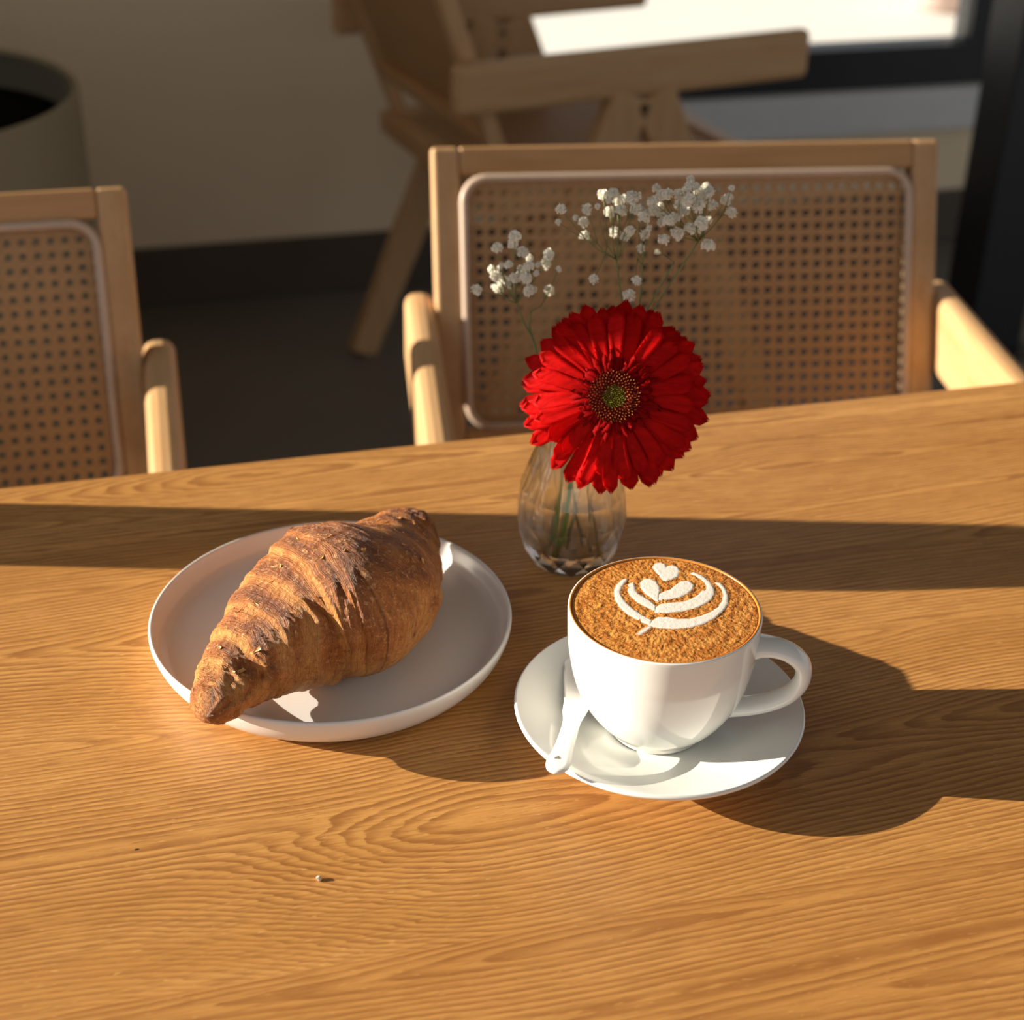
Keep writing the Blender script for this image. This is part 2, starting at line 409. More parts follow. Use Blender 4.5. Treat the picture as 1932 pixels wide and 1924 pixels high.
for lo, hi in (((UL - 0.15, VB, FLOOR), (WX0, VB + 0.15, CEIL)), ((WX1, VB, FLOOR), (4.5, VB + 0.15, CEIL)),
               ((WX0, VB, FLOOR), (WX1, VB + 0.15, WZ0 - 0.09)), ((WX0, VB, WZ1), (WX1, VB + 0.15, CEIL))):
    add_box(bm, lo, hi)
o = struct(from_bm('wall_back', bm, M['wall'])); o.rotation_euler = (0, 0, ROT)
struct(room_box('baseboard_back', (UL, VB - 0.014, FLOOR), (4.4, VB, -0.63), M['base'], r=0.003))
struct(room_box('trim_1', (WX0 - 0.03, VB - 0.03, WZ0 - 0.09), (WX1 + 0.03, VB + 0.10, WZ0), M['sill'], r=0.004))
bm = bmesh.new()
for lo, hi in (((WX0, VB + 0.0, WZ0), (WX1, VB + 0.07, WZ0 + 0.085)), ((WX0, VB, WZ1 - 0.06), (WX1, VB + 0.07, WZ1)),
               ((WX0, VB, WZ0 + 0.085), (WX0 + 0.05, VB + 0.07, WZ1 - 0.06)), ((WX1 - 0.05, VB, WZ0 + 0.085), (WX1, VB + 0.07, WZ1 - 0.06))):
    add_box(bm, lo, hi)
wf = struct(from_bm('window_1', bm, M['black'])); wf.rotation_euler = (0, 0, ROT)
box('window_pane', (WX0 + 0.05, VB + 0.03, WZ0 + 0.085), (WX1 - 0.05, VB + 0.036, WZ1 - 0.06), M['pane'], wf, 0)
# left wall: low parapet, glazing with mullions, solid part towards the corner
bm = bmesh.new()
SILL = 0.0
add_box(bm, (UL - 0.15, -3.0, FLOOR), (UL, VB, SILL - 0.04))
add_box(bm, (UL - 0.15, VW, SILL - 0.04), (UL, VB, CEIL))
add_box(bm, (UL - 0.15, -3.0, 1.75), (UL, VW, CEIL))
o = struct(from_bm('wall_left', bm, M['wall'])); o.rotation_euler = (0, 0, ROT)
struct(room_box('trim_2', (UL - 0.15, -3.0, SILL - 0.04), (UL + 0.03, VW, SILL), M['sill'], r=0.003))
# the mullion whose shadow crosses the table: world strip y 0.8165 .. 0.8895
vc = (0.854 - (UL - 0.094) * SN) / CS
bm = bmesh.new(); hw = 0.0370
for v0 in (vc - 1.35, vc, vc + 1.35):
    q = hw
    add_box(bm, (UL - 0.10, v0 - q, SILL), (UL - 0.088, v0 + q, 1.75))
add_box(bm, (UL - 0.12, -3.0, SILL), (UL - 0.08, VW, SILL + 0.04)); add_box(bm, (UL - 0.12, -3.0, 1.71), (UL - 0.08, VW, 1.75))
wl = struct(from_bm('window_2', bm, M['black'])); wl.rotation_euler = (0, 0, ROT)
# black steel post right of the back window
pc = Vector((0.905, 2.86, FLOOR))
pst = thing('steel_post', 'slim black square steel post standing right of the back window', 'post', pc, ROT)
box('shaft', (-0.056, -0.056, 0.008), (0.056, 0.056, CEIL - FLOOR), M['black'], pst, 0.003)
box('base_plate', (-0.085, -0.085, 0.0), (0.085, 0.085, 0.008), M['black'], pst, 0.002)
# outside
struct(room_box('ground_outside', (-12, VB + 0.16, FLOOR - 0.25), (16, 22, FLOOR - 0.1), M['pave']))
op = thing('outdoor_planter', 'round pinkish planter standing outside on the bright pavement', 'planter', (1.60, 6.22, FLOOR - 0.1))
lathe('bowl', [(0.02, 0), (0.10, 0.0), (0.125, 0.02), (0.16, 0.16), (0.17, 0.26), (0.172, 0.28), (0.155, 0.28), (0.15, 0.25), (0.02, 0.24)], M['outpot'], op, 40)
lathe('soil', [(0.01, 0.238), (0.152, 0.238), (0.152, 0.252), (0.01, 0.26)], M['soil'], op, 32)
# beige planter by the back wall
PR, PH = 0.2797, 0.65
pl = thing('planter', 'large beige cylindrical planter with black soil standing by the back wall', 'planter', (-0.8936, 2.1656, FLOOR))
lathe('body', [(0.02, 0.0), (PR - 0.01, 0.0), (PR, 0.01), (PR, PH - 0.004), (PR - 0.004, PH), (PR - 0.006, PH), (PR - 0.009, PH - 0.004), (PR - 0.009, 0.3), (0.02, 0.3)], M['pot'], pl, 72)
lathe('liner', [(PR - 0.0095, PH - 0.16), (PR - 0.0095, PH - 0.005), (PR - 0.0125, PH - 0.004), (PR - 0.0125, PH - 0.16)], M['liner'], pl, 72, caps=False)
lathe('soil', [(0.01, PH - 0.17), (PR - 0.013, PH - 0.16), (PR - 0.013, PH - 0.056), (0.14, PH - 0.048), (0.01, PH - 0.046)], M['soil'], pl, 72)

# ------------------------------------------------------------------ table
tb = thing('cafe_table', 'long oak table with shiny wood grain under the plate and cup', 'table', (0, 0, FLOOR), ROT)
T0, T1, TV0, TV1 = -0.61, 1.35, 0.19, 0.966
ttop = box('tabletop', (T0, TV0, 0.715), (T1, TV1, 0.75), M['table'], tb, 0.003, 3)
for a in (T0 + 0.032, T1 - 0.11):
    for b in (TV0 + 0.06, TV1 - 0.13):
        beam('leg', (a, b, 0.0), (a, b, 0.712), (1, 0, 0), 0.042, 0.06, 0.042, M['legwood'], tb, 0.004, 0.06)
box('apron', (T0 + 0.06, TV0 + 0.075, 0.66), (T1 - 0.10, TV0 + 0.095, 0.715), M['legwood'], tb, 0.002)

# ------------------------------------------------------------------ cane chairs
def cane_data(wd, ht, p=0.0122, t=0.0010):
    """woven cane in the plane (a across, b up), centred; returns boxes as strips"""
    parts = []
    def strip(a0, b0, a1, b1, wid, z):
        d = Vector((a1 - a0, b1 - b0)); L = d.length
        if L < 0.004: return
        d /= L; n = Vector((-d.y, d.x)) * wid / 2
        q = [(a0 + n.x, b0 + n.y), (a0 - n.x, b0 - n.y), (a1 - n.x, b1 - n.y), (a1 + n.x, b1 + n.y)]
        v = [(x, y, z - t / 2) for x, y in q] + [(x, y, z + t / 2) for x, y in q]
        parts.append((v, [(3, 2, 1, 0), (4, 5, 6, 7), (0, 1, 5, 4), (1, 2, 6, 5), (2, 3, 7, 6), (3, 0, 4, 7)]))
    hw, hh = wd / 2, ht / 2
    na, nb = int(hw / p) + 1, int(hh / p) + 1
    for i in range(-na, na + 1):
        for s in (-0.0016, 0.0016):
            x = i * p + s
            if abs(x) < hw: strip(x, -hh, x, hh, 0.0021, 0.0)
    for i in range(-nb, nb + 1):
        for s in (-0.0016, 0.0016):
            y = i * p + s
            if abs(y) < hh: strip(-hw, y, hw, y, 0.0021, 0.0007)
    m = na + nb
    for k in range(-m, m + 1):
        c = (k + 0.5) * p
        x0, x1 = max(-hw, -hh - c), min(hw, hh - c)
        if x1 > x0: strip(x0, x0 + c, x1, x1 + c, 0.0021, 0.0015)
        x0, x1 = max(-hw, c - hh), min(hw, c + hh)
        if x1 > x0: strip(x0, c - x0, x1, c - x1, 0.0021, -0.0009)
    return merge(parts)
def rrect(wd, ht, r, n=6):
    pts = []
    for cx, cy, a0 in ((wd / 2 - r, ht / 2 - r, 0), (-wd / 2 + r, ht / 2 - r, 90), (-wd / 2 + r, -ht / 2 + r, 180), (wd / 2 - r, -ht / 2 + r, 270)):
        for k in range(n + 1):
            a = rad(a0 + 90 * k / n); pts.append((cx + r * math.cos(a), cy + r * math.sin(a)))
    return pts
def ring_tube(pts, r, n=8):
    v, f = [], []; m = len(pts)
    P = [Vector((x, y, 0)) for x, y in pts]
    for i in range(m):
        t = (P[(i + 1) % m] - P[i - 1]).normalized(); a = Vector((-t.y, t.x, 0))
        for k in range(n):
            th = 2 * math.pi * k / n
            v.append(P[i] + a * math.cos(th) * r + Vector((0, 0, 1)) * math.sin(th) * r)
    for i in range(m):
        for k in range(n):
            j, q = (i + 1) % m, (k + 1) % n
            f.append((i * n + k, j * n + k, j * n + q, i * n + q))
    return v, f
BKB, BKT = Vector((0.050, 0, 0.535)), Vector((-0.050, 0, 0.81))   # back bottom / top centre (local)
BKD = (BKT - BKB).normalized(); BKN = Vector((BKD.z, 0, -BKD.x))   # normal towards the sitter
BW = 0.49; BH = (BKT - BKB).length; FW = 0.026
def back_frame_pt(a, b, c): # a across, b up from bottom, c towards sitter
    return BKB + Vector((0, a, 0)) + BKD * b + BKN * c
def make_chair(label):
    t = thing('cane_chair', label, 'chair', group='light oak cane armchairs')
    AY = 0.259
    for s in (-1, 1):
        beam('armrest', (-0.032, s * AY, 0.637), (0.575, s * AY, 0.637), (0, 1, 0), 0.029, 0.029, 0.076, M['wood_x'], t, 0.011)
        beam('rear_leg', (0.0, s * AY, 0.002), (0.262, s * AY, 0.602), (1, 0, 0), 0.050, 0.072, 0.030, M['wood_z'], t)
        beam('front_leg', (0.56, s * AY, 0.002), (0.298, s * AY, 0.602), (1, 0, 0), 0.050, 0.072, 0.030, M['wood_z'], t)
        b = -0.125
        beam('back_stile', back_frame_pt(s * (BW / 2 - FW / 2), b, 0), back_frame_pt(s * (BW / 2 - FW / 2), BH, 0), (0, 1, 0), FW, FW, 0.026, M['wood_z'], t, 0.004)
        beam('seat_rail', (0.045, s * 0.235, 0.445), (0.53, s * 0.235, 0.455), (0, 1, 0), 0.034, 0.034, 0.038, M['wood_x'], t, 0.004)
    iw = BW / 2 - FW
    beam('back_rail', back_frame_pt(-iw, BH - FW / 2, 0), back_frame_pt(iw, BH - FW / 2, 0), BKD, FW, FW, 0.026, M['wood_y'], t, 0.003)
    beam('back_rail', back_frame_pt(-iw, FW / 2, 0), back_frame_pt(iw, FW / 2, 0), BKD, FW, FW, 0.026, M['wood_y'], t, 0.003)
    beam('seat_rail', (0.062, -0.218, 0.445), (0.062, 0.218, 0.445), (1, 0, 0), 0.034, 0.034, 0.038, M['wood_y'], t, 0.004)
    beam('seat_rail', (0.513, -0.218, 0.455), (0.513, 0.218, 0.455), (1, 0, 0), 0.034, 0.034, 0.038, M['wood_y'], t, 0.004)
    for x in (0.135, 0.425):
        beam('stretcher', (x, -0.256, 0.395), (x, 0.256, 0.395), (1, 0, 0), 0.036, 0.036, 0.05, M['wood_y'], t, 0.004)
    # cane panel of the back
    mb = Matrix.Translation(back_frame_pt(0, BH / 2, 0.004)) @ Matrix(((0, BKD.x, BKN.x, 0), (1, BKD.y, BKN.y, 0), (0, BKD.z, BKN.z, 0), (0, 0, 0, 1)))
    v, f = cane_data(BW - 2 * FW - 0.004, BH - 2 * FW - 0.004)
    cw = pyd('cane_webbing', [mb @ Vector(q) for q in v], f, M['cane'], t, False, 'stuff')
    v, f = ring_tube(rrect(BW - 2 * FW - 0.006, BH - 2 * FW - 0.006, 0.022), 0.0042)
    mb2 = mb @ Matrix.Translation((0, 0, 0.0085))
    o = pyd('cane_binding', [mb2 @ Vector(q) for q in v], f, M['binding'], cw); o['label'] = 'pale rounded binding strip around the woven cane'
    ms = Matrix.Translation((0.2875, 0, 0.4625)) @ Matrix(((0, 1, 0, 0), (1, 0, 0, 0), (0, 0.021, 1, 0), (0, 0, 0, 1)))
    v, f = cane_data(0.436, 0.417)
    pyd('seat_webbing', [ms @ Vector(q) for q in v], f, M['cane'], t, False, 'stuff')
    return t
def dup(root, loc, rz, label):
    r = root.copy(); COL.objects.link(r); r.location = loc; r.rotation_euler = (0, 0, rz); r['label'] = label
    for ch in list(root.children):
        c = ch.copy(); COL.objects.link(c); c.parent = r
        for g in list(ch.children):
            e = g.copy(); COL.objects.link(e); e.parent = c
    return r
ch1 = make_chair('light oak armchair facing the table behind the red flower, woven cane back')
ch1.location = (0.1658, 1.442, FLOOR); ch1.rotation_euler = (0, 0, rad(6.5 - 90))
ch2 = dup(ch1, (-0.5695, 1.233, FLOOR), rad(13 - 90), 'light oak armchair with cane back beyond the croissant plate, cut off by the left edge')
ch3 = dup(ch1, (-0.180, 2.530, FLOOR), rad(25.5), 'light oak armchair turned sideways at the back wall, facing the bright window')

# ------------------------------------------------------------------ plate
plate = thing('dinner_plate', 'round white plate with upright rim under the croissant', 'plate', (-0.0994, 0.7365, 0.0003))
pp = smooth_prof([(0.004, 0.0022), (0.076, 0.0022), (0.0795, 0.0), (0.0850, 0.0006), (0.0918, 0.0040), (0.0968, 0.0100), (0.0998, 0.0170), (0.1005, 0.0208), (0.0998, 0.0224), (0.0984, 0.0221), (0.0974, 0.0190), (0.0960, 0.0125), (0.0925, 0.0096), (0.0870, 0.0083), (0.070, 0.0078), (0.004, 0.0078)], 4)
tag(lathe('plate_body', pp, M['plate'], plate, 160), '', ''); 
for o in plate.children:
    del o['label']; del o['category']

# ------------------------------------------------------------------ croissant
def make_croissant():
    root = thing('croissant', 'golden brown flaky croissant lying on the white plate', 'croissant', (-0.1, 0.71, 0.0081))
    C = np.array([(-0.1486, 0.6215, .037), (-0.1445, 0.6388, .037), (-0.139, 0.6558, .0365), (-0.1320, 0.6680, .0390), (-0.1235, 0.6815, .0400), (-0.1142, 0.6950, .0415), (-0.1040, 0.7050, .0445), (-0.0928, 0.7150, .0465), (-0.0829, 0.7300, .044), (-0.075, 0.7520, .0385), (-0.0668, 0.7790, .0340), (-0.0583, 0.7970, .0350), (-0.0492, 0.8090, .0400)])
    A = np.array([.0100, .0160, .0217, .0275, .0340, .0405, .0470, .0510, .0480, .0395, .0285, .0190, .0105])
    NT_, NA = 300, 168
    t = np.linspace(0, 1, NT_)
    kn = np.linspace(0, 1, 13)
    def sp(y):
        s = smooth_prof([(a, b) for a, b in zip(kn, y)], 24)
        xs = np.array([q[0] for q in s]); ys = np.array([q[1] for q in s]); return np.interp(t, xs, ys)
    cx, cy, cz, a = sp(C[:, 0]), sp(C[:, 1]), sp(C[:, 2]), sp(A)
    # rounded blunt ends
    endk = np.minimum(1, np.sqrt(np.clip(1 - (1 - np.clip(t / 0.045, 0, 1)) ** 2, 0, 1))) * np.minimum(1, np.sqrt(np.clip(1 - (1 - np.clip((1 - t) / 0.04, 0, 1)) ** 2, 0, 1)))
    a = a * np.maximum(endk, 0.02)
    P = np.stack([cx, cy, cz], 1)
    T = np.gradient(P, axis=0); T[:, 2] *= 0.5; T /= np.linalg.norm(T, axis=1)[:, None]
    Sd = np.stack([T[:, 1], -T[:, 0], np.zeros(NT_)], 1); Sd /= np.linalg.norm(Sd, axis=1)[:, None]
    Up = np.cross(Sd, T)
    ph = np.linspace(0, 2 * np.pi, NA, endpoint=False)
    eL = [0.10, 0.185, 0.275, 0.365, 0.455]; eR = [0.925, 0.85, 0.765, 0.67]
    V = np.zeros((NT_, NA, 3)); toast = np.zeros((NT_, NA)); edge = np.zeros((NT_, NA)); UVW = np.zeros((NT_, NA, 2))
    for i in range(NT_):
        for k in range(NA):
            p = ph[k]; c, s = math.cos(p), math.sin(p)
            q = Vector((t[i] * 9, c * 1.2, s * 1.2))
            wob = mnoise.noise(q * 1.3) * 0.013 + mnoise.noise(q * 4.1) * 0.007
            tt = t[i] + 0.042 * s * (1 if t[i] < 0.56 else -1) * (1 - 0.4 * c) - 0.02 * c + wob
            h = 0.0; e_ = 0.0; lay = 0.0
            # shingle steps: each wrap rises just inside its edge then relaxes towards the middle
            for e in eL:
                d = tt - e
                if d > -0.012:
                    st = min(1, max(0, (d + 0.006) / 0.012)); st = st * st * (3 - 2 * st)
                    h += 0.0017 * st * math.exp(-max(0, d) / 0.055)
                    e_ = max(e_, st * math.exp(-max(0, d) / 0.010))
                    lay = max(lay, st * math.exp(-((d - 0.038) / 0.030) ** 2))
            for e in eR:
                d = e - tt
                if d > -0.012:
                    st = min(1, max(0, (d + 0.006) / 0.012)); st = st * st * (3 - 2 * st)
                    h += 0.0017 * st * math.exp(-max(0, d) / 0.055)
                    e_ = max(e_, st * math.exp(-max(0, d) / 0.010))
                    lay = max(lay, st * math.exp(-((d - 0.036) / 0.030) ** 2))
            if 0.45 < tt < 0.68: lay = max(lay, math.exp(-((tt - 0.57) / 0.06) ** 2))
            fineL = mnoise.noise(Vector((tt * 110, c * 2.5, s * 2.5))) * 0.0007 + mnoise.noise(Vector((tt * 32, c * 2.2, s * 2.2))) * 0.0008
            pos0 = Vector(P[i]) * 1.0
            nn = mnoise.noise(Vector((P[i][0] * 55 + c * 1.6, P[i][1] * 55 + s * 1.6, c * 2.0))) * 0.0022
            taper = min(1.0, a[i] / 0.016)
            fl = 0.0
            if c > -0.2:
                g = mnoise.noise(Vector((t[i] * 130, p * 24, 3.3))); fl = max(0, g - 0.1) * 0.0010 * lay
            r = a[i] * (0.965) + (h * 0.9 - 0.0010 + fineL + nn + fl) * taper
            b = r * (0.80 + 0.35 * min(1, max(0, (t[i] - 0.80) / 0.12)))
            # squarer top, flat bottom
            ca, sa = abs(c) ** 0.92 * (1 if c > 0 else -1), abs(s) ** 0.92 * (1 if s > 0 else -1)
            co = P[i] + Sd[i] * sa * r + Up[i] * ca * b
            V[i, k] = co
            topk = max(0.0, min(1.0, 0.35 + 0.65 * c))
            toast[i, k] = max(0, min(1, lay * topk * 0.95 + (0.45 if t[i] < 0.06 or t[i] > 0.95 else 0)))
            edge[i, k] = max(0, min(1, e_ * 0.5))
            UVW[i, k] = (tt, p / (2 * math.pi))
    V[:, :, 2] = np.where(V[:, :, 2] < 0.0086, 0.0086 + (V[:, :, 2] - 0.0086) * 0.0, V[:, :, 2])
    # stay clear of the rim under the overhanging tips
    rr = np.hypot(V[:, :, 0] + 0.0994, V[:, :, 1] - 0.7365)
    V[:, :, 2] = np.where((rr > 0.0915) & (V[:, :, 2] < 0.0236), 0.0236 + 0.0005 * np.sin(V[:, :, 0] * 900), V[:, :, 2])
    org = np.array(root.location)
    verts = (V - org).reshape(-1, 3); n = NA
    F = [(i * n + k, i * n + (k + 1) % n, (i + 1) * n + (k + 1) % n, (i + 1) * n + k) for i in range(NT_ - 1) for k in range(NA)]
    F.append(tuple(reversed(range(n)))); F.append(tuple((NT_ - 1) * n + k for k in range(n)))
    o = pyd('crust', verts.tolist(), F, M['croissant'], root)
    me = o.data
    at = me.attributes.new('toast', 'FLOAT', 'POINT'); at.data.foreach_set('value', toast.reshape(-1))
    at = me.attributes.new('edge', 'FLOAT', 'POINT'); at.data.foreach_set('value', edge.reshape(-1))
    ul = me.uv_layers.new(name='wrap'); uvf = UVW.reshape(-1, 2)
    li = np.zeros(len(me.loops), dtype=np.int32); me.loops.foreach_get('vertex_index', li)
    ul.data.foreach_set('uv', uvf[li].astype(np.float32).reshape(-1))
    # loose curled flakes on the crust
    r2 = random.Random(3)
    for q in range(60):
        i = int((0.10 + 0.80 * r2.random()) * NT_); k = int(r2.gauss(0.04, 0.12) * NA) % NA
        c0 = Vector(V[i, k] - org); tx = Vector(V[min(i + 3, NT_ - 1), k] - V[i - 3, k]).normalized(); ty = Vector(V[i, (k + 3) % NA] - V[i, k - 3]).normalized()
        nz = ty.cross(tx).normalized()
        if nz.dot(c0 - Vector(P[i] - org)) < 0: nz = -nz
        ang = r2.uniform(0, 6.28); ax = tx * math.cos(ang) + ty * math.sin(ang); ay = nz.cross(ax)
        L, W = r2.uniform(0.002, 0.0052), r2.uniform(0.0010, 0.0022); v = []
        for lev in (0.0, 0.00025):
            for jj in range(4):
                x = (jj / 3 - 0.25) * L
                for kk in (-1, 0, 1):
                    wv = W * (0.55 + 0.45 * math.sin(jj + q)) * kk / 2
                    v.append(c0 + ax * x + ay * wv + nz * (lev - 0.0004 + 0.35 * max(0, x) ** 2 / L + 0.0003 * abs(kk)))
        f = []
        for jj in range(3):
            for kk in range(2):
                b0 = jj * 3 + kk
                f.append((b0, b0 + 3, b0 + 4, b0 + 1)); f.append((12 + b0, 12 + b0 + 1, 12 + b0 + 4, 12 + b0 + 3))
        per = [0, 1, 2, 5, 8, 11, 10, 9, 6, 3]
        for j in range(len(per)):
            p0, p1 = per[j], per[(j + 1) % len(per)]; f.append((p0, p1, 12 + p1, 12 + p0))
        pyd('pastry_flake', v, f, M['flake'], root, False)
    return root
make_croissant()

# ------------------------------------------------------------------ saucer, cup, coffee, spoon
CX, CY = 0.0772, 0.6615
sau = tag(lathe('saucer', smooth_prof([(0.003, 0.0030), (0.030, 0.0030), (0.0325, 0.0004), (0.0355, 0.0004), (0.039, 0.0042), (0.050, 0.0090), (0.064, 0.0150), (0.0728, 0.0188), (0.0748, 0.0209), (0.0742, 0.0223), (0.0722, 0.0221), (0.062, 0.0181), (0.050, 0.0132), (0.040, 0.0090), (0.033, 0.0070), (0.028, 0.0062), (0.020, 0.0060), (0.003, 0.0060)], 4), M['china'], None, 160), 'round white china saucer under the coffee cup', 'saucer')
sau.location = (CX + 0.0006, CY - 0.001, 0.0)
cup = thing('coffee_cup', 'white china cup filled with latte standing on the saucer', 'cup', (CX, CY, 0.0))
cp = smooth_prof([(0.003, 0.0085), (0.0205, 0.0085), (0.0222, 0.0064), (0.0243, 0.0066), (0.0262, 0.0100), (0.0296, 0.0135), (0.0350, 0.0200), (0.0408, 0.0300), (0.0448, 0.0420), (0.0476, 0.0580), (0.0483, 0.0700), (0.0485, 0.0785), (0.0481, 0.0800), (0.0472, 0.0800), (0.0466, 0.0786), (0.0464, 0.0700), (0.0455, 0.058), (0.042, 0.038), (0.033, 0.020), (0.020, 0.0125), (0.003, 0.0120)], 5)
lathe('cup_body', cp, M['china'], cup, 160)
# handle: loop in a vertical plane turned towards the camera side
HA = rad(-12)
hd = Vector((math.cos(HA), math.sin(HA), 0)); hs = Vector((-math.sin(HA), math.cos(HA), 0))
hp = [(0.0455, 0.0645), (0.052, 0.0655), (0.060, 0.0648), (0.0668, 0.0615), (0.0710, 0.0560), (0.0710, 0.0475), (0.0665, 0.0395), (0.059, 0.0335), (0.051, 0.0295), (0.043, 0.0270), (0.037, 0.0262)]
hp = smooth_prof(hp, 5); v, f = [], []; NS = 16
for i, (r, z) in enumerate(hp):
    p = hd * r + Vector((0, 0, z))
    a, b = hp[max(0, i - 1)], hp[min(len(hp) - 1, i + 1)]
    tg = (hd * (b[0] - a[0]) + Vector((0, 0, b[1] - a[1]))).normalized(); nn = tg.cross(hs)
    k = i / (len(hp) - 1); flare = 1 + 0.5 * math.exp(-k * 14) + 0.25 * math.exp(-(1 - k) * 14)
    for q in range(NS):
        th = 2 * math.pi * q / NS
        v.append(p + hs * math.cos(th) * 0.0070 * flare + nn * math.sin(th) * 0.0042 * flare)
for i in range(len(hp) - 1):
    for q in range(NS):
        j = (q + 1) % NS; f.append((i * NS + q, i * NS + j, (i + 1) * NS + j, (i + 1) * NS + q))
f.append(tuple(reversed(range(NS)))); f.append(tuple((len(hp) - 1) * NS + q for q in range(NS)))
pyd('handle', v, f, M['china'], cup)

ZC = 0.0796
cof = thing('latte_coffee', 'brown latte with white tulip foam art filling the cup', 'coffee', (CX, CY, ZC))
def coffee_surface():
    nr, na = 70, 200; v, f = [(0, 0, 0.0009)], []
    for i in range(1, nr + 1):
        r = 0.0464 * i / nr
        for k in range(na):
            a = 2 * math.pi * k / na
            z = 0.0009 * (1 - (i / nr) ** 2)
            if i < nr - 2:
                z += 0.00030 * mnoise.noise(Vector((math.cos(a) * r * 260, math.sin(a) * r * 260, 0))) + 0.00022 * mnoise.noise(Vector((math.cos(a) * r * 800, math.sin(a) * r * 800, 5)))
            
            v.append((r * math.cos(a), r * math.sin(a), z))
    for k in range(na): f.append((0, 1 + k, 1 + (k + 1) % na))
    for i in range(nr - 1):
        for k in range(na):
            q = (k + 1) % na; f.append((1 + i * na + k, 1 + (i + 1) * na + k, 1 + (i + 1) * na + q, 1 + i * na + q))
    # underside so that the drink is a body
    b0 = len(v); last = 1 + (nr - 1) * na
    for k in range(na): v.append((v[last + k][0] * 0.985, v[last + k][1] * 0.985, -0.012))
    for k in range(na):
        q = (k + 1) % na; f.append((last + k, b0 + k, b0 + q, last + q))
    f.append(tuple(reversed(range(b0, b0 + na))))
    return v, f
v, f = coffee_surface(); crema = pyd('crema', v, f, M['crema'], cof)
v, f = ring_tube([(0.0473 * math.cos(2 * math.pi * k / 120), 0.0473 * math.sin(2 * math.pi * k / 120)) for k in range(120)], 0.0008, 8)
o = pyd('crema_rim', [(x, y, z - 0.00005) for x, y, z in v], f, M['stain'], cof); o['label'] = 'thin orange crema line along the rim of the cup'
FOAM = dict(
 foam_heart=[[(0.9,25.4),(-0.5,29.6),(-2.4,34.2),(-3.1,37.4),(-1.7,41.2),(1.0,42.1),(2.9,40.3),(3.3,36.5),(4.7,38.7),(7.1,39.9),(9.2,37.8),(9.8,34.1),(8.6,29.3),(5.5,26.1),(2.3,24.4)]],
 foam_lobe=[[(-3.1,4.5),(-5.9,7.9),(-8.9,12.3),(-10.6,17.3),(-10.5,21.9),(-8.7,25.1),(-5.8,25.7),(-3.2,23.2),(-1.8,18.1),(-1.8,14.6),(-2.7,10.0)],
            [(-2.4,6.0),(-1.8,11.0),(0.9,13.6),(4.1,15.3),(7.3,20.0),(10.4,23.7),(13.8,24.3),(15.8,21.3),(15.2,17.2),(12.3,13.0),(8.1,9.3),(2.9,7.2)]],
 foam_leaf=[[(-5.2,-3.5),(-9.7,0.3),(-13.8,4.6),(-16.5,10.0),(-17.4,15.5),(-16.6,20.2),(-14.8,21.8),(-14.4,19.2),(-14.3,14.6),(-12.9,11.1),(-10.3,8.2),(-7.5,4.8),(-5.0,0.4)],
  [(-5.1,-5.4),(-4.3,-1.0),(-1.6,2.0),(3.8,3.4),(9.9,4.4),(14.6,7.6),(18.3,11.7),(20.3,15.3),(22.0,15.4),(23.3,20.0),(21.8,25.1),(18.8,29.7),(15.9,32.2),(17.4,33.1),(21.1,30.3),(24.5,24.2),(25.9,18.1),(25.6,13.0),(23.5,7.9),(19.7,3.3),(14.4,-0.9),(8.1,-3.5),(1.5,-5.2)],
  [(-7.7,-12.3),(-11.8,-8.6),(-15.9,-3.4),(-19.4,2.4),(-21.6,8.3),(-22.2,13.3),(-20.8,18.5),(-18.3,23.7),(-18.0,25.3),(-20.0,24.2),(-22.8,19.4),(-24.4,13.3),(-24.2,6.2),(-22.3,-0.6),(-18.8,-6.9),(-14.2,-11.5),(-10.6,-14.8),(-8.5,-16.1)],
  [(-9.1,-17.1),(-6.7,-12.7),(-3.8,-9.7),(0.6,-9.6),(5.9,-10.9),(11.4,-10.7),(17.0,-8.1),(22.3,-4.5),(26.6,0.1),(29.7,6.1),(30.8,12.1),(30.6,18.2),(28.8,22.3),(27.8,23.8),(30.0,23.3),(31.8,18.3),(32.4,11.2),(31.4,4.2),(28.5,-1.8),(24.1,-8.3),(18.1,-13.8),(10.8,-17.4),(3.1,-18.8),(-3.8,-18.3)]],
 foam_stem=[[(-8.4,-16.6),(-12.0,-19.3),(-15.7,-24.2),(-13.9,-25.0),(-10.8,-21.9),(-7.6,-17.7)]])
